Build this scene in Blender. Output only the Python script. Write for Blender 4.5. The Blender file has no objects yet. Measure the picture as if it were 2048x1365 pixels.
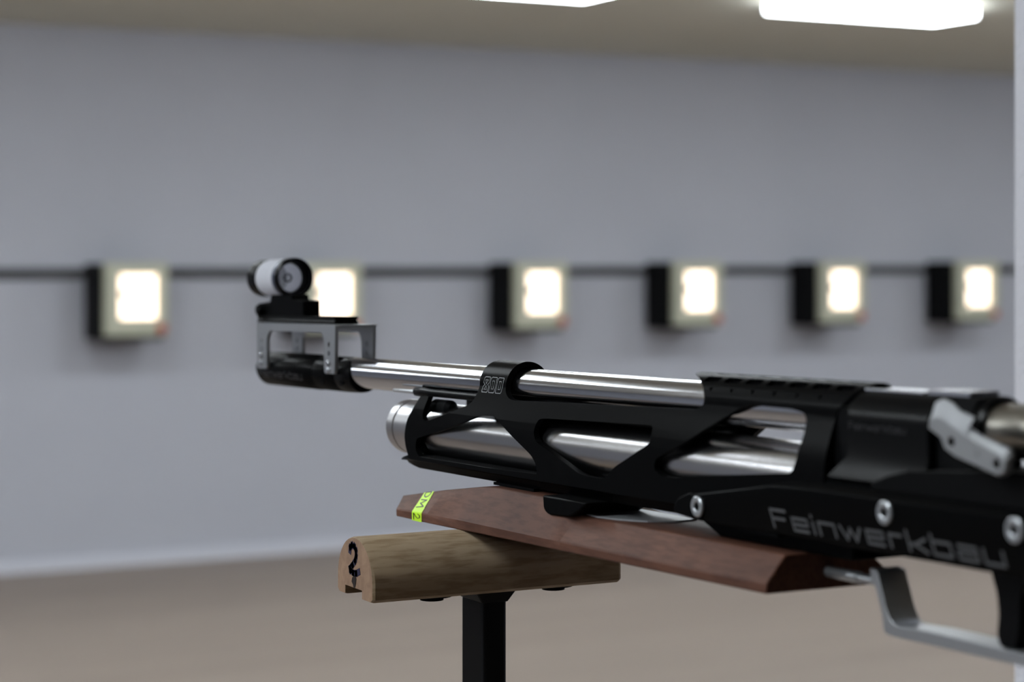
import bpy, bmesh, math, random
from mathutils import Vector, Matrix
R = math.radians
PI = math.pi
scene = bpy.context.scene
C = scene.collection

# ------------------------------------------------------------------ camera
EYE = 1.50
cam_d = bpy.data.cameras.new('camera')
cam = bpy.data.objects.new('camera', cam_d); C.objects.link(cam)
cam.location = (0, 0, EYE)
cam.rotation_euler = (R(90), 0, R(-27.6))
cam_d.sensor_width = 36
cam_d.lens = 36 * 4054 / 2048
cam_d.shift_y = -174.5 / 2048
cam_d.clip_start = 0.02
cam_d.dof.use_dof = True
cam_d.dof.focus_distance = 0.93
cam_d.dof.aperture_fstop = 9.2
scene.camera = cam

# ------------------------------------------------------------------ world, exposure
w = bpy.data.worlds.new('world'); scene.world = w
w.use_nodes = True
w.node_tree.nodes['Background'].inputs[0].default_value = (0.80, 0.86, 1.0, 1)
w.node_tree.nodes['Background'].inputs[1].default_value = 0.05
scene.view_settings.view_transform = 'Standard'
scene.view_settings.look = 'None'
scene.view_settings.exposure = 0.0
scene.view_settings.gamma = 1.0
scene.view_settings.use_curve_mapping = False
LAMP = 24.5         # strength of the ceiling diffusers
scene.cycles.max_bounces = 10
scene.cycles.diffuse_bounces = 6


# ------------------------------------------------------------------ materials
def lin(c):
    return tuple((x / 12.92 if x <= 0.04045 else ((x + 0.055) / 1.055) ** 2.4) for x in [v / 255 for v in c]) + (1,)


def mat(name, col, rough=0.5, metal=0.0, spec=0.5, coat=0.0, emis=None, estr=0.0, bump=0.0, bscale=200, aniso=0.0):
    m = bpy.data.materials.new(name); m.use_nodes = True
    nt = m.node_tree; b = nt.nodes['Principled BSDF']
    b.inputs['Base Color'].default_value = col if len(col) == 4 else lin(col)
    b.inputs['Roughness'].default_value = rough
    b.inputs['Metallic'].default_value = metal
    b.inputs['Specular IOR Level'].default_value = spec
    b.inputs['Coat Weight'].default_value = coat
    b.inputs['Anisotropic'].default_value = aniso
    if emis:
        b.inputs['Emission Color'].default_value = emis
        b.inputs['Emission Strength'].default_value = estr
    if bump:
        tc = nt.nodes.new('ShaderNodeTexCoord'); n = nt.nodes.new('ShaderNodeTexNoise'); bp = nt.nodes.new('ShaderNodeBump')
        n.inputs['Scale'].default_value = bscale; n.inputs['Detail'].default_value = 3
        bp.inputs['Strength'].default_value = bump; bp.inputs['Distance'].default_value = 0.002
        nt.links.new(tc.outputs['Object'], n.inputs['Vector']); nt.links.new(n.outputs['Fac'], bp.inputs['Height'])
        nt.links.new(bp.outputs['Normal'], b.inputs['Normal'])
    return m


def mottled(name, c1, c2, scale=(1, 1, 1), nscale=3.0, rough=0.7, detail=5, distort=0.0, bump=0.0, lo=0.3, hi=0.7, c3=None, coat=0.0, spec=0.5, fine=None):
    """Two (or three) colours mixed by a stretched noise: paint, wood, laminate."""
    m = bpy.data.materials.new(name); m.use_nodes = True
    nt = m.node_tree; b = nt.nodes['Principled BSDF']; L = nt.links.new
    tc = nt.nodes.new('ShaderNodeTexCoord'); mp = nt.nodes.new('ShaderNodeMapping'); mp.inputs['Scale'].default_value = scale
    n = nt.nodes.new('ShaderNodeTexNoise'); n.inputs['Scale'].default_value = nscale; n.inputs['Detail'].default_value = detail
    n.inputs['Distortion'].default_value = distort
    r = nt.nodes.new('ShaderNodeValToRGB')
    r.color_ramp.elements[0].position = lo; r.color_ramp.elements[0].color = lin(c1)
    r.color_ramp.elements[1].position = hi; r.color_ramp.elements[1].color = lin(c2)
    if c3:
        e = r.color_ramp.elements.new((lo + hi) / 2); e.color = lin(c3)
    L(tc.outputs['Object'], mp.inputs['Vector']); L(mp.outputs['Vector'], n.inputs['Vector']); L(n.outputs['Fac'], r.inputs['Fac'])
    out = r.outputs['Color']
    if fine:
        mp2 = nt.nodes.new('ShaderNodeMapping'); mp2.inputs['Scale'].default_value = fine[0]
        n2 = nt.nodes.new('ShaderNodeTexNoise'); n2.inputs['Scale'].default_value = fine[1]; n2.inputs['Detail'].default_value = 4
        r2 = nt.nodes.new('ShaderNodeValToRGB')
        r2.color_ramp.elements[0].position = 0.38; r2.color_ramp.elements[0].color = lin(fine[2])
        r2.color_ramp.elements[1].position = 0.56; r2.color_ramp.elements[1].color = (1, 1, 1, 1)
        mx = nt.nodes.new('ShaderNodeMixRGB'); mx.blend_type = 'MULTIPLY'; mx.inputs[0].default_value = 1
        L(tc.outputs['Object'], mp2.inputs['Vector']); L(mp2.outputs['Vector'], n2.inputs['Vector']); L(n2.outputs['Fac'], r2.inputs['Fac'])
        L(out, mx.inputs[1]); L(r2.outputs['Color'], mx.inputs[2]); out = mx.outputs[0]
    L(out, b.inputs['Base Color'])
    b.inputs['Roughness'].default_value = rough
    b.inputs['Coat Weight'].default_value = coat
    b.inputs['Specular IOR Level'].default_value = spec
    if bump:
        bp = nt.nodes.new('ShaderNodeBump'); bp.inputs['Strength'].default_value = bump; bp.inputs['Distance'].default_value = 0.001
        L(n.outputs['Fac'], bp.inputs['Height']); L(bp.outputs['Normal'], b.inputs['Normal'])
    return m


def brushed(name, col, rough, axis_scale, amp=0.12, bump=0.0):
    """Turned / drawn metal with fine streaks in the roughness."""
    m = mat(name, col, rough, 1.0)
    nt = m.node_tree; b = nt.nodes['Principled BSDF']; L = nt.links.new
    tc = nt.nodes.new('ShaderNodeTexCoord'); mp = nt.nodes.new('ShaderNodeMapping'); mp.inputs['Scale'].default_value = axis_scale
    n = nt.nodes.new('ShaderNodeTexNoise'); n.inputs['Scale'].default_value = 1.0; n.inputs['Detail'].default_value = 4
    mr = nt.nodes.new('ShaderNodeMapRange'); mr.inputs[3].default_value = rough - amp / 2; mr.inputs[4].default_value = rough + amp / 2
    L(tc.outputs['Object'], mp.inputs['Vector']); L(mp.outputs['Vector'], n.inputs['Vector'])
    L(n.outputs['Fac'], mr.inputs[0]); L(mr.outputs[0], b.inputs['Roughness'])
    if bump:
        bp = nt.nodes.new('ShaderNodeBump'); bp.inputs['Strength'].default_value = bump; bp.inputs['Distance'].default_value = 0.0002
        L(n.outputs['Fac'], bp.inputs['Height']); L(bp.outputs['Normal'], b.inputs['Normal'])
    return m


def black(name, d, g_, rough):
    """anodised or painted black: a little diffuse, a little gloss"""
    m = bpy.data.materials.new(name); m.use_nodes = True
    nt = m.node_tree; nt.nodes.remove(nt.nodes['Principled BSDF']); L = nt.links.new
    a = nt.nodes.new('ShaderNodeBsdfDiffuse'); b = nt.nodes.new('ShaderNodeBsdfGlossy'); s_ = nt.nodes.new('ShaderNodeAddShader')
    a.inputs[0].default_value = (d, d * 1.03, d * 1.12, 1); b.inputs[1].default_value = rough
    lw = nt.nodes.new('ShaderNodeLayerWeight'); lw.inputs[0].default_value = 0.5
    pw = nt.nodes.new('ShaderNodeMath'); pw.operation = 'POWER'; pw.inputs[1].default_value = 5
    ml = nt.nodes.new('ShaderNodeMath'); ml.operation = 'MULTIPLY_ADD'; ml.inputs[1].default_value = 0.15; ml.inputs[2].default_value = g_
    L(lw.outputs['Facing'], pw.inputs[0]); L(pw.outputs[0], ml.inputs[0]); L(ml.outputs[0], b.inputs[0])
    L(a.outputs[0], s_.inputs[0]); L(b.outputs[0], s_.inputs[1]); L(s_.outputs[0], nt.nodes['Material Output'].inputs[0])
    return m


M = {}
M['wall'] = mottled('wall_paint', (180, 182, 192), (186, 188, 198), (1, 1, 1), 1.3, 0.9, lo=.2, hi=.8)
M['pillar'] = mat('woodchip_paint', (236, 237, 246), 0.85, bump=1.0, bscale=220)
M['ceiling'] = mottled('ceiling_paint', (205, 202, 187), (213, 210, 196), (1, 1, 1), 0.6, 0.95)
M['floor'] = mottled('floor_laminate', (136, 123, 114), (146, 133, 123), (0.25, 1.6, 1), 2.2, 0.55, lo=.3, hi=.7)
M['skirting'] = mat('skirting_paint', (208, 210, 220), 0.6)
M['conduit'] = mat('dark_conduit', (62, 62, 64), 0.6)
M['cream'] = mat('cream_enamel', (186, 187, 168), 0.5)
M['black_box'] = black('black_sheet', 0.006, 0.006, 0.5)
M['red'] = mat('red_plastic', (186, 70, 50), 0.5)
M['paper_lit'] = mat('lit_target_paper', (240, 225, 205), 0.8, emis=(1.0, 0.81, 0.66, 1), estr=2.6)
M['bull'] = mat('black_print', (12, 12, 12), 0.8)
M['box_in'] = mat('white_lining', (235, 230, 220), 0.7)
M['lamp'] = mat('lamp_diffuser', (240, 245, 255), 0.6, emis=(0.88, 0.95, 1.0, 1), estr=LAMP)
M['lamp_body'] = mat('lamp_body', (225, 228, 232), 0.5)
M['black'] = black('black_anodised', 0.003, 0.004, 0.27)
M['black_matt'] = black('black_matt', 0.006, 0.004, 0.5)
M['black_gloss'] = black('black_gloss', 0.004, 0.012, 0.25)
M['barrel'] = brushed('polished_steel', (188, 190, 196), 0.13, (4000, 6, 4000), 0.07)
M['cyl'] = brushed('turned_aluminium', (176, 175, 177), 0.22, (60, 3000, 60), 0.08, 0.12)
M['cap'] = brushed('bright_aluminium', (178, 177, 180), 0.34, (60, 2500, 60), 0.10, 0.2)
M['alu'] = mat('matt_aluminium', (172, 175, 179), 0.34, 0.75)
M['alu_soft'] = mat('satin_aluminium', (160, 162, 165), 0.5, 0.7)
M['steel_plate'] = mat('steel_plate', (205, 208, 214), 0.22, 1.0)
M['engrave'] = mat('laser_engraving', (150, 152, 156), 0.6)
M['engrave_dim'] = mat('faint_laser_engraving', (46, 46, 50), 0.6)
M['print_silver'] = mat('silver_print', (86, 88, 92), 0.6)
M['white_ring'] = mat('white_acetal', (205, 207, 214), 0.35)
M['blue_grey'] = mat('grey_blue_ring', (90, 96, 116), 0.35, 0.4)
M['walnut'] = mottled('walnut', (77, 48, 37), (114, 76, 58), (18, 5, 9), 3.2, 0.6, detail=6, distort=0.8, c3=(97, 63, 49), spec=0.25,
                      fine=((160, 28, 160), 3.0, (222, 216, 214)), lo=.25, hi=.75)
M['beech'] = mottled('worn_beech', (146, 126, 100), (176, 156, 130), (8, 22, 22), 1.3, 0.65, detail=6, distort=0.4, c3=(164, 143, 116), spec=0.3,
                     fine=((40, 260, 260), 1.6, (220, 213, 204)))
M['beech_end'] = mottled('beech_end_grain', (132, 104, 84), (160, 130, 106), (20, 60, 60), 2.0, 0.8, detail=5, distort=1.0)
M['ink'] = mat('blue_black_marker', (30, 27, 62), 0.5)
M['crack'] = mat('dark_split', (30, 18, 14), 0.9)
M['tape'] = mat('neon_tape', (196, 250, 20), 0.5)
M['tape'].node_tree.nodes['Principled BSDF'].inputs['Base Color'].default_value = (0.62, 1.0, 0.02, 1)
M['tape_ink'] = mat('black_marker', (10, 26, 14), 0.5)
M['post'] = black('black_painted_steel', 0.010, 0.018, 0.3)
g = bpy.data.materials.new('sight_insert_acrylic'); g.use_nodes = True
_n = g.node_tree; _b = _n.nodes['Principled BSDF']; _o = _n.nodes['Material Output']
_t = _n.nodes.new('ShaderNodeBsdfTransparent'); _tr = _n.nodes.new('ShaderNodeBsdfTranslucent'); _mx = _n.nodes.new('ShaderNodeMixShader')
_tr.inputs[0].default_value = (0.95, 0.96, 1, 1); _mx.inputs[0].default_value = 0.25
_n.links.new(_t.outputs[0], _mx.inputs[1]); _n.links.new(_tr.outputs[0], _mx.inputs[2]); _n.links.new(_mx.outputs[0], _o.inputs[0])
M['insert'] = g
_mx.inputs[0].default_value = 0.25
m_ = bpy.data.materials.new('white_translucent'); m_.use_nodes = True
_n = m_.node_tree; _n.nodes.remove(_n.nodes['Principled BSDF'])
_d = _n.nodes.new('ShaderNodeBsdfDiffuse'); _tr = _n.nodes.new('ShaderNodeBsdfTranslucent'); _mx = _n.nodes.new('ShaderNodeMixShader')
_d.inputs[0].default_value = (0.8, 0.81, 0.86, 1); _tr.inputs[0].default_value = (0.95, 0.96, 1, 1); _mx.inputs[0].default_value = 0.45
_n.links.new(_d.outputs[0], _mx.inputs[1]); _n.links.new(_tr.outputs[0], _mx.inputs[2]); _n.links.new(_mx.outputs[0], _n.nodes['Material Output'].inputs[0])
M['white_ring'] = m_


# ------------------------------------------------------------------ helpers
def finish(bm, smooth=True, ang=32):
    bmesh.ops.remove_doubles(bm, verts=bm.verts, dist=1e-7)
    bmesh.ops.recalc_face_normals(bm, faces=bm.faces)
    if smooth:
        for f in bm.faces: f.smooth = True
        for e in bm.edges:
            e.smooth = not (len(e.link_faces) != 2 or e.calc_face_angle(0) > R(ang))


def link(name, bm, m, parent=None, smooth=True, ang=32, bevel=0.0, segs=2, loc=None):
    finish(bm, smooth, ang)
    me = bpy.data.meshes.new(name); bm.to_mesh(me); bm.free()
    o = bpy.data.objects.new(name, me); C.objects.link(o)
    me.materials.append(M[m] if isinstance(m, str) else m)
    if parent: o.parent = parent
    if loc: o.location = loc
    if bevel:
        b = o.modifiers.new('edge', 'BEVEL'); b.width = bevel; b.segments = segs; b.limit_method = 'ANGLE'; b.angle_limit = R(40)
        b.harden_normals = False; b.use_clamp_overlap = True
    return o


def box(bm, x0, x1, y0, y1, z0, z1):
    vs = [bm.verts.new(p) for p in ((x0, y0, z0), (x1, y0, z0), (x1, y1, z0), (x0, y1, z0), (x0, y0, z1), (x1, y0, z1), (x1, y1, z1), (x0, y1, z1))]
    for q in ((0, 3, 2, 1), (4, 5, 6, 7), (0, 1, 5, 4), (1, 2, 6, 5), (2, 3, 7, 6), (3, 0, 4, 7)):
        bm.faces.new([vs[i] for i in q])


def loft(bm, rings, caps=True):
    """rings of equal length, closed in themselves; joined one to the next"""
    rv = [[bm.verts.new(p) for p in r] for r in rings]
    n = len(rings[0])
    for a, b in zip(rv, rv[1:]):
        for i in range(n):
            bm.faces.new((a[i], a[(i + 1) % n], b[(i + 1) % n], b[i]))
    if caps:
        bm.faces.new(rv[0][::-1]); bm.faces.new(rv[-1])
    return rv


def empty(name, loc, label, cat, group=None):
    o = bpy.data.objects.new(name, None); C.objects.link(o)
    o.location = loc; o.empty_display_size = 0.05
    o['label'] = label; o['category'] = cat
    if group: o['group'] = group
    return o


def struct(name, bm, m, **k):
    o = link(name, bm, m, **k); o['kind'] = 'structure'
    return o


# ------------------------------------------------------------------ the room
X0, X1, Y0, Y1, ZC = -4.0, 13.0, -9.0, 9.5, 2.58
def slab(name, m, *d, **k):
    bm = bmesh.new(); box(bm, *d); return struct(name, bm, m, smooth=False, **k)
slab('floor', 'floor', X0, X1, Y0, Y1, -0.1, 0)
slab('ceiling', 'ceiling', X0, X1, Y0, Y1, ZC, ZC + 0.1)
slab('wall_back', 'wall', X0, X1, Y1, Y1 + 0.1, -0.1, ZC + 0.1)
slab('wall_left', 'wall', X0 - 0.1, X0, Y0, Y1, -0.1, ZC + 0.1)
slab('wall_right', 'wall', X1, X1 + 0.1, Y0, Y1, -0.1, ZC + 0.1)
slab('wall_front', 'wall', X0, X1, Y0 - 0.1, Y0, -0.1, ZC + 0.1)
slab('baseboard_back', 'skirting', X0, X1, Y1 - 0.02, Y1, 0, 0.06)
slab('wall_pillar', 'pillar', 0.922, 1.322, 0.641, 1.041, 0, ZC)

# conduit that runs behind the target boxes
bm = bmesh.new()
rng = []
for x in (X0 + 0.02, X1 - 0.02):
    rng.append([(x, Y1 - 0.020 + 0.019 * math.cos(a), 1.408 + 0.024 * math.sin(a)) for a in [2 * PI * i / 12 for i in range(12)]])
loft(bm, rng)
o = link('cable_conduit', bm, 'conduit')
o['label'] = 'long dark grey conduit running level along the far wall behind the target boxes'; o['category'] = 'conduit'

# ceiling lamps: surface boxes, 0.9 m long, parallel to the target wall
def make_lamp(n, label, group, lx=0.90, wy=0.29):
    t = empty('ceiling_lamp', (0, 0, ZC), label, 'lamp', group)
    bm = bmesh.new(); box(bm, -lx / 2 + .01, lx / 2 - .01, -wy / 2 + .01, wy / 2 - .01, -0.014, 0)
    link('housing', bm, 'lamp_body', t, smooth=False)
    bm = bmesh.new(); box(bm, -lx / 2, lx / 2, -wy / 2, wy / 2, -0.055, -0.014)
    link('diffuser', bm, 'lamp', t, smooth=False)
    return t
lamp0 = make_lamp(0, '', None)
first = True
def place_lamp(x, y, label, group='ceiling lamps in rows over the range'):
    global first
    if first:
        r = lamp0; first = False
    else:
        r = lamp0.copy(); C.objects.link(r)
        for ch in lamp0.children:
            c = ch.copy(); C.objects.link(c); c.parent = r
    r.location = (x, y, ZC); r['label'] = label; r['group'] = group
    return r
place_lamp(5.395, 6.985, 'bright white ceiling lamp at the upper right of the picture')
place_lamp(3.605, 6.985, 'white ceiling lamp just showing at the top edge above the middle')
for x in (-1.7, 0.1, 1.85, 7.2, 9.0, 10.8): place_lamp(x, 6.985, 'switched-on white ceiling lamp of the far row, beyond the picture edges', 'far ceiling lamps out of the picture')
for x in (-1.8, 0.0, 1.8, 3.6, 5.4, 7.2): place_lamp(x, 3.4, 'unseen white ceiling lamp added to light the lanes, above the picture', 'middle ceiling lamps added out of the picture')  # unseen row, added for general illumination
for x in (-2.7, -0.9): place_lamp(x, 0.9, 'unseen white ceiling lamp added to light the firing line, above the picture', 'near ceiling lamps added out of the picture')  # unseen row, added to brighten the rifle, rest and pillar

# ------------------------------------------------------------------ target boxes on the far wall
def make_target():
    t = empty('target_box', (0, Y1, 1.30), '', 'target')
    W, H, D, F = 0.150, 0.170, 0.31, 0.045          # half width, half height, depth, front frame depth
    wx, wz = 0.093, 0.104                            # half window
    cz = -0.012; wc = 0.0
    bm = bmesh.new()
    box(bm, -W - .026, W - .004, -D + F, -0.042, cz - H - .022, cz + H - .004)
    link('housing', bm, 'black_box', t, smooth=False, bevel=0.006)
    bm = bmesh.new(); box(bm, -0.05, 0.05, -0.042, 0, -0.15, 0.05)
    link('wall_bracket', bm, 'black_box', t, smooth=False)
    # front frame with a window
    outer = [(-W, cz - H), (W, cz - H), (W, cz + H), (-W, cz + H)]
    wo = 0.012
    inner = [(wo - wx, wc - wz), (wo + wx, wc - wz), (wo + wx, wc + wz), (wo - wx, wc + wz)]
    bm = bmesh.new()
    q = [[bm.verts.new((x, y, z)) for x, z in lp] for y in (-D, -D + F) for lp in (outer, inner)]
    fo, fi, bo, bi = q
    for i in range(4):
        j = (i + 1) % 4
        bm.faces.new((fo[i], fo[j], fi[j], fi[i])); bm.faces.new((bo[i], bi[i], bi[j], bo[j]))
        bm.faces.new((fo[i], bo[i], bo[j], fo[j])); bm.faces.new((fi[i], fi[j], bi[j], bi[i]))
    link('front_frame', bm, 'cream', t, smooth=False, bevel=0.004)
    # light well, lit paper and the black bull
    bm = bmesh.new(); y = -D + 0.043
    box(bm, wo - wx, wo + wx, y - 0.004, y - 0.001, wc - wz, wc + wz)
    p = link('lit_target', bm, 'paper_lit', t, smooth=False)
    bm = bmesh.new(); n = 24
    loft(bm, [[(-0.050 + 0.017 * math.cos(2 * PI * i / n), yy, wc + 0.01 + 0.017 * math.sin(2 * PI * i / n)) for i in range(n)] for yy in (y - 0.009, y - 0.004)])
    link('aiming_mark', bm, 'bull', p, smooth=False)
    bm = bmesh.new()
    loft(bm, [[(0.118 + 0.022 * math.cos(2 * PI * i / 20), yy, -0.150 + 0.022 * math.sin(2 * PI * i / 20)) for i in range(20)] for yy in (-D - 0.012, -D)])
    link('red_knob', bm, 'red', t, bevel=0.002)
    return t
t0 = make_target()
TX = [2.83, 3.82, 4.98, 5.94, 6.90, 7.87]
TL = ['lit target box standing alone at the far left of the row',
      'lit target box partly hidden behind the front sight of the rifle',
      'lit target box above the clamp ring of the rifle, third from left',
      'lit target box above the slotted rear shroud, fourth from left',
      'lit target box second from the white pillar',
      'lit target box nearest to the white pillar, at the right end of the row']
for i, x in enumerate(TX):
    if i == 0: r = t0
    else:
        r = t0.copy(); C.objects.link(r)
        for ch in t0.children:
            c = ch.copy(); C.objects.link(c); c.parent = r
            for gch in ch.children:
                d = gch.copy(); C.objects.link(d); d.parent = c
    r.location = (x, Y1, 1.30); r['label'] = TL[i]; r['group'] = 'target boxes in a row on the far wall'

# ------------------------------------------------------------------ the rifle
# rifle coordinates in millimetres: v to the right of the bore, s forward to the muzzle, h up
TILT = R(1.1)
OS, OH = 853.0, -65.4
RB = Vector((0.446, 0, EYE - 0.0475))
ax_s = Vector((0, math.cos(TILT), -math.sin(TILT))); ax_h = Vector((0, math.sin(TILT), math.cos(TILT)))
rifle = empty('air_rifle', RB + ax_s * OS / 1000 + ax_h * OH / 1000,
              'black and silver match air rifle with walnut fore-end lying on the wooden rest', 'rifle')
rifle.rotation_euler = (-TILT, 0, 0)
def P(v, s, h): return (v / 1000, (s - OS) / 1000, (h - OH) / 1000)


def prism(bm, prof, v0, v1):
    loft(bm, [[P(v0, s, h) for s, h in prof], [P(v1, s, h) for s, h in prof]])


def extr_s(bm, sec, s0, s1):
    loft(bm, [[P(v, s0, h) for v, h in sec], [P(v, s1, h) for v, h in sec]])


def lathe(bm, prof, hc=0.0, vc=0.0, n=72, closed=False, knurl=None):
    """prof: (s, r); turned about the line v=vc, h=hc"""
    rings = []
    for s, r in prof:
        rr = []
        for i in range(n):
            a = 2 * PI * i / n
            k = r
            if knurl and knurl[0] < s < knurl[1]: k = r - (knurl[2] if i % 2 else 0)
            rr.append(P(vc + k * math.cos(a), s, hc + k * math.sin(a)))
        rings.append(rr)
    if closed: rings.append(rings[0])
    loft(bm, rings, caps=not closed)


def mesh_tmp(bm, name='tmp'):
    bmesh.ops.recalc_face_normals(bm, faces=bm.faces)
    me = bpy.data.meshes.new(name); bm.to_mesh(me); bm.free()
    o = bpy.data.objects.new(name, me); C.objects.link(o); return o


def boolean(base_bm, ops):
    """ops: list of (operation, bmesh); returns a bmesh of the result"""
    base = mesh_tmp(base_bm); tmp = [base]
    for op, b in ops:
        c = mesh_tmp(b); tmp.append(c)
        md = base.modifiers.new('b', 'BOOLEAN'); md.operation = op; md.object = c; md.solver = 'EXACT'
    dg = bpy.context.evaluated_depsgraph_get()
    me = bpy.data.meshes.new_from_object(base.evaluated_get(dg), depsgraph=dg)
    out = bmesh.new(); out.from_mesh(me)
    bpy.data.meshes.remove(me)
    for o in tmp:
        m_ = o.data; bpy.data.objects.remove(o); bpy.data.meshes.remove(m_)
    return out


def round_poly(pts, rad, seg=4):
    """round the corners of a closed 2-D polygon; rad: number or list"""
    out = []; n = len(pts)
    for i in range(n):
        p = Vector(pts[i]); a = Vector(pts[i - 1]); b = Vector(pts[(i + 1) % n])
        r = rad[i] if isinstance(rad, (list, tuple)) else rad
        da = a - p; db = b - p
        t = min(r, da.length * 0.45, db.length * 0.45)
        if r <= 0 or t < 0.05:
            out.append(tuple(p)); continue
        A = p + da.normalized() * t; B = p + db.normalized() * t
        for k in range(seg + 1):
            u = k / seg
            q = A * (1 - u) ** 2 + p * 2 * u * (1 - u) + B * u * u
            out.append((q.x, q.y))
    return out


# --- barrel
BH = 1.4
bm = bmesh.new(); lathe(bm, [(1040, 8.4), (585, 8.4)], BH, n=96)
link('barrel', bm, 'barrel', rifle)

# --- muzzle sleeve
bm = bmesh.new()
lathe(bm, [(1176, 0.01), (1176, 5.5), (1178, 6.5), (1178, 8.0), (1171, 10.2), (1089, 10.2), (1086.5, 9.0), (1083, 9.0), (1082, 9.9),
           (1052, 9.9), (1051, 9.4), (1049.5, 9.4), (1048.5, 9.9), (1034, 9.6), (1029, 9.2), (1029, 8.45)], -0.1, n=80)
sleeve = link('muzzle_sleeve', bm, 'black', rifle)
bm = bmesh.new(); 
for a0, s0 in ((PI * 1.12, 1068), (PI * 1.12, 1040)):
    v = 10.05 * math.cos(a0); h = 10.05 * math.sin(a0)
    rings = []
    for k, rr in ((-0.9, 2.2), (0.15, 2.2), (0.15, 1.0), (-0.5, 1.0)):
        rings.append([P(v - k * 0.93, s0 + rr * math.cos(t), h + rr * math.sin(t) - k * 0.37) for t in [2 * PI * i / 16 for i in range(16)]])
    loft(bm, rings)
    link('grub_screw', bm, 'black_gloss', sleeve); bm = bmesh.new()
bm.free()

# --- writing: strokes laid on a surface
GL = {
    'F': (1.0, [[(0, 0), (0, 1), (1, 1)], [(0, .5), (.85, .5)]]),
    'e': (1.0, [[(.95, 0), (0, 0), (0, .68), (1, .68), (1, .34), (0, .34)]]),
    'i': (0.0, [[(0, 0), (0, .60)], [(0, .92), (0, .98)]]),
    'n': (1.0, [[(0, 0), (0, .68), (1, .68), (1, 0)]]),
    'w': (1.25, [[(0, .68), (.27, 0), (.5, .62), (.73, 0), (1, .68)]]),
    'r': (0.7, [[(0, 0), (0, .68), (1, .68)]]),
    'k': (1.0, [[(0, 0), (0, 1)], [(0, .34), (.35, .34), (1, .70)], [(.35, .34), (1, 0)]]),
    'b': (1.0, [[(0, 1), (0, 0), (1, 0), (1, .68), (0, .68)]]),
    'a': (1.0, [[(.05, .68), (1, .68), (1, 0), (0, 0), (0, .37), (1, .37)]]),
    'u': (1.0, [[(0, .68), (0, 0), (1, 0), (1, .68)]]),
}


def stroke(bm, pts, wd, f, th=0.12, sub=1):
    """a polyline of width wd in (x, y), mapped to space by f(x, y, height)"""
    for (a, b) in zip(pts, pts[1:]):
        a = Vector(a); b = Vector(b); d = (b - a)
        if d.length < 1e-6: continue
        d.normalize(); nn = Vector((-d.y, d.x)) * wd / 2
        a2 = a - d * wd / 2; b2 = b + d * wd / 2
        k = max(1, int((b2 - a2).length / sub))
        rings = []
        for i in range(k + 1):
            p = a2.lerp(b2, i / k)
            l, r_ = p + nn, p - nn
            rings.append([f(l.x, l.y, -0.05), f(r_.x, r_.y, -0.05), f(r_.x, r_.y, th), f(l.x, l.y, th)])
        loft(bm, rings)


def write(bm, word, x0, width, cap, wd, f, sub=1.0, gapf=0.38):
    tot = sum(GL[c][0] for c in word) + gapf * (len(word) - 1) + 0.0
    u = width / tot; x = x0
    for c in word:
        gw, st = GL[c]
        for pl in st:
            stroke(bm, [(x + px * gw * u, py * cap) for px, py in pl], wd, f, sub=sub)
        x += (gw + gapf) * u


# word on the muzzle sleeve, wrapped on its round side (x runs toward the breech = -s)
def on_sleeve(x, y, t):
    a = PI - (y - 4.6) / 10.2
    r = 10.2 + t
    return P(r * math.cos(a), 1166 - x, -0.1 + r * math.sin(a))
bm = bmesh.new(); write(bm, 'Feinwerkbau', 0, 68, 4.4, 0.55, on_sleeve, sub=1.5)
o = link('lettering', bm, 'engrave_dim', sleeve, smooth=False); o['label'] = 'grey maker name on the muzzle sleeve'

# --- sight bracket (raiser): two side plates with legs, joined by a top plate
def u_plate():
    out = [(1164.5, 28), (1040.5, 28), (1040.5, 27), (1042, .7), (1057, .7), (1057, 19), (1060, 23.5), (1142, 23.5), (1147, 20), (1148, .5), (1164, .5)]
    return round_poly(out, [1, 1, 0, 2.5, 2.5, 3, 3, 3, 3, 2.5, 2.5])
bm = bmesh.new(); prism(bm, u_plate(), -12.4, -10.4)
ub = bmesh.new(); prism(ub, u_plate(), 10.4, 12.4)
cut = bmesh.new()
for sx in (1050, 1156):
    for hz in (7.0, 12.0, 17.0):
        loft(cut, [[P(v, sx + 1.5 * math.cos(2 * PI * i / 16), hz + 1.5 * math.sin(2 * PI * i / 16)) for i in range(16)] for v in (-14, -9)])
        loft(cut, [[P(v, sx + 1.5 * math.cos(2 * PI * i / 16), hz + 1.5 * math.sin(2 * PI * i / 16)) for i in range(16)] for v in (9, 14)])
top = bmesh.new(); prism(top, [(1164.5, 28.0), (1164.5, 26.4), (1040.5, 26.4), (1040.5, 28.0)], -10.5, 10.5)
bm = boolean(bm, [('UNION', ub), ('UNION', top), ('DIFFERENCE', cut)])
bracket = link('sight_bracket', bm, 'alu', rifle, bevel=0.0003)
bracket['label'] = 'silver four-legged sight raiser'
for sx, hz in ((1156, 3.6), (1050, 6.5), (1050, 2.6), (1156, 8.6)):
    for sg in (-1, 1):
        bm = bmesh.new(); rings = []
        for v, rr in ((12.3, 1.7), (13.4, 1.7), (13.7, 1.3), (13.7, 0.7), (13.2, 0.7)):
            rings.append([P(sg * v, sx + rr * math.cos(2 * PI * i / 16), hz + rr * math.sin(2 * PI * i / 16)) for i in range(16)])
        loft(bm, rings); link('screw', bm, 'steel_plate', bracket)

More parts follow.
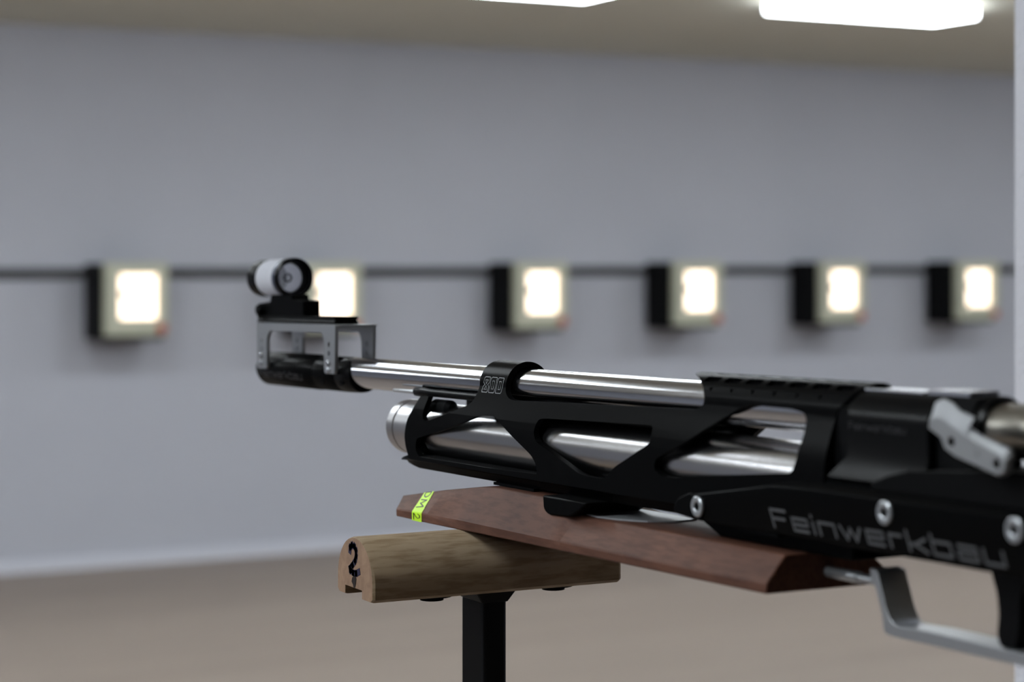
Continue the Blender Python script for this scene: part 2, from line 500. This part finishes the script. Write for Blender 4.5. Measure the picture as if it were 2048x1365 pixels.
# --- black sight rail and base
bm = bmesh.new()
extr_s(bm, [(-7.4, 28), (7.4, 28), (7.4, 29.4), (6.2, 30.3), (7.4, 31.2), (7.4, 32.4), (-7.4, 32.4), (-7.4, 31.2), (-6.6, 30.3), (-7.4, 29.4)], 1177, 1054)
link('sight_rail', bm, 'black', rifle, smooth=False, bevel=0.0003)
sight = bpy.data.objects.new('front_sight', None); C.objects.link(sight); sight.parent = rifle; sight.empty_display_size = .01
bm = bmesh.new()
prism(bm, [(1180, 32.4), (1106, 32.4), (1106, 41.2), (1123, 42.0), (1124, 45), (1158, 45), (1160, 40.6), (1180, 39.6)], -5.4, 5.4)
link('sight_base', bm, 'black', sight, smooth=False, bevel=0.0005)
bm = bmesh.new(); rings = []
for v, rr in ((5.3, 3.2), (9.0, 3.2), (9.5, 2.6)):
    rings.append([P(-v, 1172 + rr * math.cos(2 * PI * i / 20), 35.6 + rr * math.sin(2 * PI * i / 20)) for i in range(20)])
loft(bm, rings); link('clamp_screw', bm, 'black_gloss', sight)
TH_ = 55.0
def ring_part(name, prof, m, parent=sight, **k):
    bm = bmesh.new(); lathe(bm, prof, TH_, closed=True, n=80, **k); return link(name, bm, m, parent)
ring_part('tunnel_front', [(1169, 11.3), (1184, 11.3), (1185.5, 10.6), (1185.5, 9.6), (1169, 9.6)], 'black')
ring_part('tunnel_body', [(1141.5, 9.6), (1141.5, 11.4), (1150, 11.4), (1150.4, 11.0), (1151.4, 11.0), (1151.8, 11.5), (1160, 11.5), (1160.4, 11.0), (1161.4, 11.0), (1161.8, 11.4), (1168.9, 11.4), (1168.9, 9.6)], 'white_ring')
ring_part('adjusting_ring', [(1136.6, 9.8), (1136.6, 11.6), (1138.3, 11.6), (1138.7, 11.1), (1139.3, 11.1), (1139.7, 11.6), (1141.4, 11.6), (1141.4, 9.8)], 'blue_grey')
ring_part('tunnel_rear', [(1131.5, 10.6), (1131.5, 11.3), (1132.2, 11.9), (1136.5, 11.9), (1136.5, 9.9), (1133, 10.0)], 'black_gloss')
ring_part('tunnel_lining', [(1136.5, 8.8), (1136.5, 9.7), (1143.4, 9.55), (1143.4, 8.8)], 'black_matt')
bm = bmesh.new(); lathe(bm, [(1146, 8.95), (1144.4, 8.95)], TH_, n=64); ins = link('insert_disc', bm, 'insert', sight)
bm = bmesh.new(); lathe(bm, [(1143.6, 1.9), (1143.6, 2.7), (1144.3, 2.7), (1144.3, 1.9)], TH_, closed=True, n=40)
link('aperture_ring', bm, 'black_matt', sight)
# --- air cylinder and its end cap
CH = -24.4
bm = bmesh.new(); lathe(bm, [(941, 12.5), (940, 13.9), (584, 13.9)], CH, n=96)
link('air_cylinder', bm, 'cyl', rifle)
bm = bmesh.new()
prof = [(971, 0.01), (971, 11.0), (970.2, 13.0), (968.5, 14.2), (961.5, 14.2), (961, 13.5), (960, 13.5), (959.5, 14.2), (944, 14.2), (943.5, 13.0), (941.2, 13.0)]
p2 = []
for a, b in zip(prof, prof[1:]): p2.append(a)
p2.append(prof[-1])
lathe(bm, p2, CH, n=120, knurl=(944.5, 959, 0.3))
cap = link('cylinder_cap', bm, 'cap', rifle); cap['label'] = 'bright turned end cap'
bm = bmesh.new(); lathe(bm, [(936, 11.0), (936, 12.5), (933, 14.5), (926, 14.5), (924, 14.0)], CH, n=80)
link('front_collar', bm, 'black', rifle)
# filling valve / small black parts under the muzzle half of the barrel
bm = bmesh.new(); lathe(bm, [(925, 2.5), (924, 4.0), (908, 4.0), (906, 2.0)], -12.0, -6.0, n=32)
valve = link('gauge_body', bm, 'black_matt', rifle)
bm = bmesh.new(); lathe(bm, [(941.5, 1.4), (940, 2.3), (931, 2.5), (920, 1.9), (866, 1.8)], -4.8, -9.6, n=24)
pin = link('cocking_rod', bm, 'black_gloss', rifle)
bm = bmesh.new(); lathe(bm, [(969, 0.5), (968, 0.9), (941, 1.2)], -5.2, -9.6, n=20)
link('rod_tip', bm, 'alu', pin)

# --- fore-end frame: a keyhole shell with windows milled through both sides
RO, RI = 11.7, 8.9
def shell_outer():
    pts = [(-17.5, -39), (-17.5, -20), (-17.2, -17), (-16.4, -13), (-15.2, -9), (-13.8, -5), (-12.5, -1.5)]
    for i in range(25):
        a = PI - PI * i / 24
        pts.append((RO * math.cos(a), BH + RO * math.sin(a)))
    return pts + [(12.5, -1.5), (13.8, -5), (15.2, -9), (16.4, -13), (17.2, -17), (17.5, -20), (17.5, -39)]
def shell_inner():
    pts = [(14.6, -39), (14.6, -15.5)]
    for i in range(25):
        a = PI * i / 24
        pts.append((RI * math.cos(a), BH + RI * math.sin(a)))
    return pts + [(-14.6, -15.5), (-14.6, -39)]
bm = bmesh.new(); extr_s(bm, shell_outer() + shell_inner(), 950, 560)
side = bmesh.new()
outline = [(925.5, -6.4), (916, -6.0), (917.5, -12.0), (917.8, -16.5), (914.3, -18.4), (909, -17.6), (887, -12.6), (871, -8.5), (867, -6.5), (865, -3.5), (864, 0.5), (864.6, 8), (865, 20),
           (837, 20), (837, 0), (834, -2.4), (830, -3.8), (824, -4.2), (677, -0.9), (671.5, -0.4), (668.8, 1.5), (668.8, 4.5), (672, 8), (679, 11), (687.5, 12.6), (689, 20),
           (572, 20), (572.5, 13), (576, 9), (583, 3), (583.5, -4.8), (583, -20), (583, -38.4), (933, -38.4), (937, -32.5), (938.7, -26.9), (936, -19.8), (928.3, -10.3)]
rads = [1, 1.5, 2, 2.5, 2.5, 2, 3, 3, 2, 2, 1, 0, 0, 0, 2, 3, 2, 3, 3, 2, 2, 2, 2, 3, 1, 0, 0, 0, 2, 3, 2, 1, 0, 0, 3, 3, 3, 3]
prism(side, round_poly(outline, rads), -30, 30)
cuts = bmesh.new()
Bw = [(924, -27.5), (913.2, -25.4), (887.1, -20.2), (856.2, -12.6), (841, -11.9), (833.9, -14.6), (801.9, -27.5), (797.6, -31), (796.4, -35.6), (820, -36.0), (884.9, -36.8), (920.0, -36.9), (925.4, -33.5)]
prism(cuts, round_poly(Bw, [3, 3, 2, 4, 4, 4, 3, 2, 1.5, 1, 2, 3, 3]), -40, 40)
Cw = [(800.2, -16.8), (798, -11.2), (792, -10.5), (705.0, -8.6), (701, -8.8), (700.8, -15), (704, -17.2), (729.1, -27.6), (735.5, -32.3), (741, -33.0), (752, -33.0), (759, -32.2), (797.6, -21)]
prism(cuts, round_poly(Cw, [3, 3, 3, 2, 3, 4, 2, 3, 2, 1, 3, 3, 3]), -40, 40)
Dw = [(644, 1.0), (638.5, 2.7), (609, 2.4), (600.5, 1.0), (599, -5.6), (600.5, -16.3), (602.5, -20.2), (659.5, -25.7), (680, -27.9), (690, -28.5), (697.2, -26), (695.8, -21.8), (684.6, -17.3), (673.8, -12.9)]
prism(cuts, round_poly(Dw, [3, 2, 3, 4, 2, 3, 4, 2, 2, 4, 4, 3, 3, 2]), -40, 40)
# pockets and dimples on the rear shroud
pk = bmesh.new()
def pocket(phi, s0, s1, half, depth):
    c, sn = math.cos(phi), math.sin(phi)
    def q(t, s, r): return P(-(r * sn) - t * c, s, BH + r * c - t * sn)
    for_s = round_poly([(s0, -half), (s1, -half), (s1, half), (s0, half)], 1.2, 3)
    loft(pk, [[q(t, s, RO - depth) for s, t in for_s], [q(t, s, RO + 3) for s, t in for_s]])
for k in range(7):
    s1 = 675 - 14.3 * k
    for ph in (R(34), 0.0, R(-34)):
        pocket(ph, s1 - 10.5, s1, 1.7, 1.7)
for k in range(6):
    s1 = 667 - 14.3 * k
    for ph in (R(59), R(-59)):
        pocket(ph, s1 - 1.9, s1, 0.8, 1.0)
bm = boolean(bm, [('INTERSECT', side), ('DIFFERENCE', cuts), ('DIFFERENCE', pk)])
frame = link('fore_end_frame', bm, 'black', rifle, ang=28, bevel=0.00035, segs=2)
bm = bmesh.new(); extr_s(bm, [(-11.5, -9.0), (-5, -8.0), (5, -8.0), (11.5, -9.0), (11.5, -10.0), (-11.5, -10.0)], 862, 676)
link('inner_web', bm, 'black_matt', frame, smooth=False)
frame['label'] = 'black milled fore-end frame with windows'


def shell_v(h):
    if h >= BH: return -math.sqrt(max(RO ** 2 - (h - BH) ** 2, 0))
    tb = [(BH, -RO), (-1.5, -12.5), (-5, -13.8), (-9, -15.2), (-13, -16.4), (-17, -17.2), (-20, -17.5), (-60, -17.5)]
    for (ha, va), (hb, vb) in zip(tb, tb[1:]):
        if hb <= h <= ha: return va + (vb - va) * (ha - h) / (ha - hb)
    return -17.5
# 800, drawn as double outlines on the side of the clamp ring
def on_ring(x, y, t): return P(shell_v(y) - t, 860.5 - x, y)
bm = bmesh.new()
def digit(x, kind):
    sl = 0.16
    def T(pts): return [(x + px + (py + 1.2) * sl, py) for px, py in pts]
    y0, y1 = -1.6, 5.6
    if kind == '0':
        stroke(bm, T([(0.6, y0), (0, y0 + .6), (0, y1 - .5), (.7, y1), (5.3, y1), (5.8, y1 - .5), (5.8, y0 + .5), (5.2, y0), (0.6, y0)]), 0.28, on_ring, sub=.8)
        stroke(bm, T([(2.0, y0 + 1.7), (2.0, y1 - 1.7), (3.9, y1 - 1.7), (3.9, y0 + 1.7), (2.0, y0 + 1.7)]), 0.22, on_ring, sub=.8)
    else:
        ym = (y0 + y1) / 2
        stroke(bm, T([(0.6, y0), (0, y0 + .6), (0, ym - 1.0), (1.5, ym), (0, ym + 1.0), (0, y1 - .5), (.7, y1), (5.3, y1), (5.8, y1 - .5), (5.8, ym + 1.0), (4.4, ym), (5.8, ym - 1.0), (5.8, y0 + .5), (5.2, y0), (.6, y0)]), 0.28, on_ring, sub=.8)
        stroke(bm, T([(2.9, ym + .2), (1.6, y1 - 1.4), (4.2, y1 - 1.4), (2.9, ym + .2)]), 0.22, on_ring, sub=.8)
        stroke(bm, T([(2.9, ym - .4), (1.6, y0 + 1.3), (4.2, y0 + 1.3), (2.9, ym - .4)]), 0.22, on_ring, sub=.8)
for x, k in ((0, '8'), (7.0, '0'), (14.0, '0')): digit(x, k)
o = link('lettering', bm, 'engrave', frame, smooth=False); o['label'] = 'engraved outline number 800'

# --- accessory rail under the frame
sec = [(-17.4, -36.2), (-17.4, -38.4), (-13.0, -39.6), (-11.5, -43.3), (11.5, -43.3), (13.0, -39.6), (17.4, -38.4), (17.4, -36.2)]
def rs(k, hs, s): return [P(v * k, s, -41.4 + (h + 41.4) * hs) for v, h in sec]
bm = bmesh.new(); loft(bm, [rs(.45, .12, 961), rs(.72, .38, 953), rs(.90, .70, 943), rs(1, 1, 933.5), rs(1, 1, 672)])
link('accessory_rail', bm, 'black', rifle, bevel=0.0003)

# --- stock beam
sec = [(-15, -20.2), (-20, -24.6), (-20, -33.0), (-16.6, -43.4), (16.6, -43.4), (20, -33.0), (20, -24.6), (15, -20.2)]
bm = bmesh.new()
loft(bm, [[P(v, 666, h) for v, h in ((-19, -32.8), (-20, -33.4), (-20, -37), (-19.8, -42.8), (19.8, -42.8), (20, -37), (20, -33.4), (19, -32.8))], 
          [P(-16, 640, -29.0), P(-20, 640, -29.6), P(-20, 640, -33.4)] + [P(-18.6, 640, -43.2), P(18.6, 640, -43.2)] + [P(20, 640, -33.4), P(20, 640, -29.6), P(16, 640, -29.0)],
          [P(-17, 612, -24.6), P(-20, 612, -25.4), P(-20, 612, -33.0), P(-16.6, 612, -43.3), P(16.6, 612, -43.3), P(20, 612, -33.0), P(20, 612, -25.4), P(17, 612, -24.6)],
          [P(v, 586, h) for v, h in sec], [P(v, 390, h) for v, h in sec]])
stock = link('stock_body', bm, 'black', rifle, bevel=0.0004)
bm = bmesh.new()
prism(bm, round_poly([(679, -39.8), (677.2, -41.6), (665, -42.6), (658, -42.6), (658, -33), (667, -32.5), (675.6, -35.5)], [1, 1, 2, 0, 0, 2, 2]), -19.9, 19.9)
link('stock_lug', bm, 'black', rifle, bevel=0.0004)
def hex_screw(s, h, v, ro=4.0, ri=1.9):
    bm = bmesh.new(); n = 36
    rings = []
    for vv, rr, hx in ((0, ro, 0), (0.9, ro, 0), (1.2, ro - .4, 0), (1.2, ri + .35, 1), (1.0, ri, 1), (0.1, ri, 1)):
        rr_ = []
        for i in range(n):
            a = 2 * PI * i / n
            r = rr if not hx else rr * math.cos(PI / 6) / math.cos(((a + .3) % (PI / 3)) - PI / 6)
            rr_.append(P(v - vv, s + r * math.cos(a), h + r * math.sin(a)))
        rings.append(rr_)
    rv = [[bm.verts.new(p) for p in r] for r in rings]
    for a, b in zip(rv, rv[1:]):
        for i in range(n): bm.faces.new((a[i], a[(i + 1) % n], b[(i + 1) % n], b[i]))
    bm.faces.new(rv[0][::-1])
    o = link('hex_screw', bm, 'alu', rifle)
    bm = bmesh.new(); loft(bm, [[P(vv, s + ri * 1.02 * math.cos(2 * PI * i / 24), h + ri * 1.02 * math.sin(2 * PI * i / 24)) for i in range(24)] for vv in (v - .3, v - .12)])
    link('hex_socket', bm, 'black_matt', o)
hex_screw(660.4, -37.4, -20.0)
hex_screw(544.9, -28.9, -20.0)
hex_screw(481.1, -28.3, -20.0)
hex_screw(418.0, -28.3, -20.0)

# large maker name on the sloping lower half of the stock
def on_stock(x, y, t):
    h = -40.5 + y
    v = -20 + (-33.0 - h) / 10.4 * 3.4 if h < -33 else -20
    return P(v - t, 613.5 - x, h)
bm = bmesh.new(); write(bm, 'Feinwerkbau', 0.5, 124.5, 6.5, 1.1, on_stock, sub=4)
o = link('lettering', bm, 'print_silver', stock, smooth=False); o['label'] = 'large grey maker name'

# --- receiver
sec = [(-7, 10.6)]
for i in range(9):
    a = R(62) + (R(178) - R(62)) * i / 8
    sec.append((-3 + 11.2 * math.cos(a), -0.6 + 11.2 * math.sin(a)))
sec = [(-6.5, 10.4), (-9.5, 8.8), (-12.0, 6.2), (-13.6, 3.2), (-14, 0), (-14, -11.8), (-17.4, -20.0), (17.4, -20.0), (14, -11.8), (14, 0), (13.6, 3.2), (12, 6.2), (9.5, 8.8), (6.5, 10.4)]
bm = bmesh.new()
loft(bm, [[P(v, 582 if h < -15 else 574.0, h) for v, h in sec], [P(v, 530, h) for v, h in sec]])
loft(bm, [[P(v, s, h) for v, h in ((-11, 4), (-7, 9.5), (7, 9.5), (11, 4), (12.5, -12), (12.5, -38), (-12.5, -38), (-12.5, -12))] for s in (598, 573)])
recv = link('receiver', bm, 'black_gloss', rifle, ang=30, bevel=0.0005)
def on_recv(x, y, t): return P(-14 - t, 572.5 - x, -2.6 + y)
bm = bmesh.new(); write(bm, 'Feinwerkbau', 0, 31, 2.4, 0.28, on_recv, sub=5)
o = link('lettering', bm, 'engrave_dim', recv, smooth=False); o['label'] = 'faint maker name on the receiver'
bm = bmesh.new(); prism(bm, [(573.5, 10.4), (541.5, 10.4), (541.5, 11.3), (573.5, 11.3)], -6.3, 6.3)
prism(bm, [(539, 10.4), (518, 10.4), (518, 12.2), (539, 12.2)], -6.3, 6.3)
link('receiver_sheen_plate', bm, 'steel_plate', recv, smooth=False, bevel=0.0002)  # bright steel stands in for the grazing reflection on the receiver's flat top
bm = bmesh.new()
sec2 = [(-6.3, 10.4), (-9, 8.4), (-10.5, 5), (-10.5, -20), (10.5, -20), (10.5, 5), (9, 8.4), (6.3, 10.4)]
loft(bm, [[P(v, s, h) for v, h in sec2] for s in (530, 512)])
link('loading_port', bm, 'black_matt', rifle, bevel=0.0004)
bm = bmesh.new(); lathe(bm, [(514.5, 9.8), (513.5, 10.9), (509.5, 10.9), (508, 10.2), (508, 9.2)], 0.2, n=64)
link('rear_collar', bm, 'black_gloss', rifle)
bm = bmesh.new(); lathe(bm, [(510, 9.0), (390, 9.0)], 0.0, n=72)
tube = link('bolt_tube', bm, mat('bolt_tube_steel', (150, 146, 138), 0.32, 1.0), rifle); tube['label'] = 'dull steel bolt tube'
# trigger housing between receiver and stock
bm = bmesh.new()
prism(bm, [(556, -19.8), (548, -17), (536, -14.4), (482, -10.8), (390, -9.5), (390, -22), (556, -22)], -17.6, 17.6)
link('trigger_housing', bm, 'black_matt', rifle, smooth=False, bevel=0.0005)
bm = bmesh.new(); prism(bm, [(535, -11), (505, -13), (470, -15), (470, -21), (535, -21)], -18.6, -15)
bm.free()

# --- cocking lever
outl = [(517.6, 1.2), (516.2, 5.0), (515.3, 9.6), (512.2, 10.8), (508.0, 9.8), (504.4, 7.4), (496.8, 5.4), (501.5, 2.8), (493.9, 0.1), (480.6, -3.4), (479.7, -5.5), (480.9, -10.5), (484.3, -11.9), (489.4, -10.8), (504.7, -7.2), (509.5, -5.2), (511.5, -1.5)]
face = [(517.0, 1.2), (516.4, 3.4), (514.5, 4.6), (511.8, 5.0), (508.0, 3.8), (504.4, 2.0), (500.5, 0.6), (499.0, -0.4), (493.0, -2.2), (481.6, -5.6), (480.6, -6.4), (481.4, -10.3), (484.3, -11.5), (489.4, -10.4), (504.7, -6.8), (509.2, -4.8), (511.0, -1.5)]
bm = bmesh.new()
loft(bm, [[P(-24.3, s, h) for s, h in face], [P(-22.6, s, h) for s, h in outl], [P(-21.2, s, h) for s, h in outl]])
holes = bmesh.new()
for s, h, r in ((506.1, -2.6, 1.7), (484.8, -8.2, 1.7), (493.6, -5.8, 0.6)):
    loft(holes, [[P(v, s + r * math.cos(2 * PI * i / 20), h + r * math.sin(2 * PI * i / 20)) for i in range(20)] for v in (-30, -20.0)])
bm = boolean(bm, [('DIFFERENCE', holes)])
lev = link('loading_lever', bm, 'alu_soft', rifle, smooth=False, bevel=0.0003); lev['label'] = 'silver cocking lever with two holes'
for s, h in ((506.1, -2.6), (484.8, -8.2)):
    bm = bmesh.new(); loft(bm, [[P(v, s + 1.6 * math.cos(2 * PI * i / 20), h + 1.6 * math.sin(2 * PI * i / 20)) for i in range(20)] for v in (-23.2, -17.0)])
    link('pivot_pin', bm, 'black_matt', lev)

# --- trigger guard, trigger, linking rod
gd = [(572, -51.6), (567.8, -52.4), (562.6, -65.6), (560.0, -69.2), (556.0, -69.8), (540.9, -69.2), (493.9, -69.6), (440, -69.0), (428, -62), (424, -43.4), (420, -43.4), (424, -66), (438, -73.4),
      (493.9, -73.6), (525.8, -73.6), (560.5, -73.8), (564.6, -73.2), (565.6, -66.4), (569.2, -57.7), (571.6, -56.0)]
bm = bmesh.new(); prism(bm, round_poly(gd, [0.5, 1, 2, 2, 1, 0, 0, 6, 4, 0, 0, 5, 5, 0, 0, 1.5, 1.5, 1, 1, .5]), -6.2, 6.2)
link('trigger_guard', bm, 'alu', rifle, ang=25, bevel=0.0006)
bm = bmesh.new(); lathe(bm, [(608, 2.0), (586, 2.1), (585.5, 1.6), (571, 1.6)], -57.2, n=32)
link('guard_rod', bm, 'alu', rifle)
bm = bmesh.new()
prism(bm, round_poly([(512, -43.3), (508.5, -52), (507.6, -59), (508.6, -66), (507.0, -69.4), (500, -69.4), (497.5, -62), (497, -52), (492, -43.3)], [0, 2, 2, 2, 2, 3, 3, 3, 0]), -4.5, 4.5)
link('trigger', bm, 'black_gloss', rifle, bevel=0.0006)

# --- walnut fore-end raiser
def wsec(sc, sa, C_, A_, Ab, vc=18, va=28):
    return [P(-va, sa, Ab), P(-va, sa, A_), P(-vc, sc, C_), P(vc, sc, C_), P(va, sa, A_), P(va, sa, Ab)]
bm = bmesh.new()
loft(bm, [wsec(941.5, 929, -60.5, -62.8, -65.5, 16, 26.5), wsec(939.5, 925.5, -57.4, -62.2, -66, 18, 28), *[wsec(890 + 49.5 * u, 890 + 35.5 * u, -50.4 - 7 * u, -61.5 - .7 * u, -65.9) for u in (.85, .7, .55, .4, .25, .12)], wsec(890, 890, -50.4, -61.5, -65.9), wsec(849, 849, -45.4, -61.0, -65.5), wsec(838, 838, -44.8, -61.0, -65.3),
          wsec(768, 768, -44.8, -60.8, -64.6), wsec(757, 757, -49.3, -60.6, -64.5), wsec(747, 747, -50.0, -60.5, -64.4), wsec(640, 640, -49.8, -59.9, -63.6), wsec(606, 604, -49.8, -59.7, -63.3)])
wood = link('hand_rest', bm, 'walnut', rifle, ang=22, bevel=0.0006)
wood['label'] = 'walnut fore-end block'
# black block for the shaded scoop in the wood, clamp plate, sheen plate and the spacer below the stock
bm = bmesh.new()
prism(bm, round_poly([(781, -43.2), (780.5, -49.5), (776, -51.4), (757, -50.6), (749, -47.5), (742, -43.2)], [0, 3, 3, 5, 4, 0]), -23.2, 10)
link('scoop_shade_block', bm, 'black', rifle, ang=40, bevel=0.0008)  # solid black stands in for the shadow inside the wood's scoop
bm = bmesh.new(); prism(bm, [(848, -44.6), (808, -44.6), (808, -43.3), (848, -43.3)], -13, 13)
link('clamp_plate', bm, 'black', rifle, smooth=False)
bm = bmesh.new(); loft(bm, [[P(v, s, h) for s, v in ((757, -16.5), (744, -17.2), (731, -15), (718, -8), (711, 1.2), (713, 13), (757, 13))] for h in (-49.9, -49.2)])
link('wood_sheen_plate', bm, 'alu_soft', rifle, smooth=False)  # pale metal sheet stands in for the wall's reflection on the wood top
bm = bmesh.new(); prism(bm, [(682, -43.0), (579, -43.0), (579.5, -49.9), (664, -49.9)], -8, 15.5)
link('spacer_block', bm, 'black', rifle, smooth=False, bevel=0.0005)
bm = bmesh.new(); prism(bm, [(640, -43.2), (612, -43.2), (612, -44.4), (640, -44.4)], -17.0, -9)
link('slide_strip', bm, 'black', rifle, smooth=False)

# neon tape around the left edge of the block, with its writing
def wood_face(u, k, t=0.0):
    """point on the sloping left face; u along the tip (0 at s=890), k 0 at the lower edge, 1 at the upper edge"""
    if u >= 0: a = (890 + 35.5 * u, -61.5 - 0.7 * u); c = (890 + 49.5 * u, -50.4 - 7.0 * u)
    else: a = (890 + 41 * u, -61.5 - 0.5 * u); c = (890 + 41 * u, -50.4 - 5.0 * u)
    return P(-28 + 10 * k - t * 0.75, a[0] + (c[0] - a[0]) * k, a[1] + (c[1] - a[1]) * k + t * 0.6)
bm = bmesh.new()
sA0, sA1 = 906.6, 895.6     # lower edge
sC0, sC1 = 913.4, 902.2     # upper edge
def tape_pt(x, y, t=0.0):
    """x 0..1 across the tape, y -5..0 down the narrow edge, 0..1 up the face"""
    if y >= 0:
        uA = (sA0 + (sA1 - sA0) * x - 890) / 35.5; uC = (sC0 + (sC1 - sC0) * x - 890) / 49.5
        return wood_face(uA * (1 - y) + uC * y, y, 0.25 + t)
    s = sA0 + (sA1 - sA0) * x
    return P(-28 - 0.25 - t, s, -61.8 + y * 4.2)
rows = [-1.0, -0.5, -0.05, 0.02, 0.25, 0.5, 0.75, 1.0]
g_ = [[bm.verts.new(tape_pt(x, y)) for x in (0, .33, .66, 1)] for y in rows]
g2 = [[bm.verts.new(tape_pt(x, y, -0.2)) for x in (0, .33, .66, 1)] for y in rows]
for i in range(len(rows) - 1):
    for j in range(3):
        bm.faces.new((g_[i][j], g_[i][j + 1], g_[i + 1][j + 1], g_[i + 1][j]))
        bm.faces.new((g2[i][j], g2[i + 1][j], g2[i + 1][j + 1], g2[i][j + 1]))
tape = link('tape', bm, 'tape', rifle, smooth=False); tape['label'] = 'neon yellow tape with black handwriting'
bm = bmesh.new()
def tp(x, y, t): return tape_pt(x, y, max(t, 0) * 1.2 + 0.04)
def tstroke(pts):
    # pts in tape coordinates (x across, y along); widths differ by axis, so lay short quads by hand
    for a, b in zip(pts, pts[1:]):
        ax, ay, bx, by = a[0] * 10.5, a[1] * 21, b[0] * 10.5, b[1] * 21
        d = Vector((bx - ax, by - ay)); L_ = d.length; d.normalize(); nn = Vector((-d.y, d.x)) * 0.5
        A = Vector((ax, ay)) - d * .4; B = Vector((bx, by)) + d * .4
        q = [A + nn, B + nn, B - nn, A - nn]
        bm.faces.new([bm.verts.new(tape_pt(p.x / 10.5, p.y / 21, 0.12)) for p in q])
# D (cut by the upper edge), M on the face; the letters run down the tape
tstroke([(.22, .98), (.80, .98)]); tstroke([(.22, .98), (.22, .86), (.34, .76), (.52, .73), (.70, .77), (.80, .87), (.80, .98)])
tstroke([(.20, .61), (.80, .57), (.34, .43), (.80, .28), (.18, .22)])
tstroke([(.62, -.12), (.82, -.28), (.80, -.55), (.60, -.64), (.42, -.45), (.2, -.12), (.2, -.85)])
link('lettering', bm, 'tape_ink', tape, smooth=False)

# ------------------------------------------------------------------ the rest that carries the rifle
YB = 0.853
ZR = EYE - 0.0475 - math.sin(TILT) * 0.853 - 0.0655 * math.cos(TILT)       # top of the wooden bar
rest = empty('rifle_rest', (0.431, YB, 0), 'worn half-round wooden bar marked 2 on a black steel post under the rifle', 'stand')
W2, HB = 0.0205, 0.0275
zb = ZR - HB
prof = [(-0.0085, zb), (-0.0085, zb + 0.0040), (0.0115, zb + 0.0040), (0.0115, zb), (W2 - .002, zb), (W2, zb + 0.0015)]
for i in range(0, 19):
    a = R(0) + R(180) * i / 18
    y = W2 * (abs(math.cos(a)) ** 0.95) * (1 if math.cos(a) >= 0 else -1)
    prof.append((y, zb + 0.0075 + (HB - 0.0075) * math.sin(a) ** 1.0))
prof += [(-W2, zb + 0.0015), (-W2 + .002, zb)]
bm = bmesh.new()
xs = [0.365, 0.3662, 0.40, 0.44, 0.4928, 0.494]
rings = []
for x in xs:
    k = 0.97 if x in (0.365, 0.494) else 1.0
    cz = zb + 0.012
    rings.append([(x - 0.431, y * k, cz + (z - cz) * k) for y, z in prof])
loft(bm, rings)
bar = link('wooden_bar', bm, 'beech', rest, ang=25); bar['label'] = 'half-round bar of worn light wood'
bar.data.materials.append(M['beech_end'])
for p_ in bar.data.polygons:
    if len(p_.vertices) > 6: p_.material_index = 1
# marker "2" and the split below it on the left end
def on_end(x, y, t): return (0.365 - 0.431 - 0.0001 - max(t, 0) / 1000, (-x) / 1000, zb + y / 1000)
bm = bmesh.new()
two = [(-4.6, 20.6), (-4.2, 22.2), (-2.2, 23.4), (0.6, 23.2), (2.4, 21.6), (2.6, 19.2), (1.4, 16.8), (-1.6, 14.4), (-4.4, 12.6), (-4.0, 11.6), (-0.8, 11.0), (2.6, 11.2), (5.6, 12.2)]
stroke(bm, two, 3.0, lambda x, y, t: on_end(x - 0.8, y, t), th=0.1)
o = link('number_mark', bm, 'ink', bar, smooth=False); o['label'] = 'hand-drawn number 2'
bm = bmesh.new()
cr = [(-0.4, 10.2), (-2.6, 8.4), (-3.2, 6.8), (-1.6, 5.6), (-0.8, 4.2), (0.6, 4.4), (1.6, 6.4), (2.0, 8.6), (0.9, 9.9)]
loft(bm, [[on_end(x - .2, y, t) for x, y in cr] for t in (0, 0.1)])
link('split', bm, 'crack', bar, smooth=False)
# steel channel, washers, screws, weld plate and post
bm = bmesh.new(); box(bm, -0.060, 0.060, -0.0080, 0.0110, zb + 0.0022, zb + 0.0039)
link('steel_strip', bm, 'post', rest, smooth=False)
for x in (-0.030, 0.034):
    bm = bmesh.new()
    for z0, z1, r in ((zb - 0.0012, zb + 0.0012, 0.0095), (zb - 0.003, zb - 0.0012, 0.0055)):
        loft(bm, [[(x + r * math.cos(2 * PI * i / 20), -0.006 + r * math.sin(2 * PI * i / 20), z) for i in range(20)] for z in (z0, z1)])
    link('fixing_screw', bm, 'black_matt', rest)
bm = bmesh.new()
loft(bm, [[(-.0105, -.0135, zb + .001), (.0105, -.0135, zb + .001), (.0105, .0135, zb + .001), (-.0105, .0135, zb + .001)],
          [(-.0100, -.0130, zb - .0012), (.0100, -.0130, zb - .0012), (.0100, .0130, zb - .0012), (-.0100, .0130, zb - .0012)],
          [(-.0066, -.0117, zb - .006), (.0066, -.0117, zb - .006), (.0066, .0117, zb - .006), (-.0066, .0117, zb - .006)]])
link('weld_plate', bm, 'post', rest, bevel=0.0006)
bm = bmesh.new(); box(bm, -0.0065, 0.0065, -0.0115, 0.0115, 0.006, zb - 0.004)
link('post', bm, 'post', rest, bevel=0.0022, segs=3)
bm = bmesh.new(); box(bm, -0.15, 0.15, -0.15, 0.15, 0, 0.008)
link('base_plate', bm, 'post', rest, smooth=False, bevel=0.001)
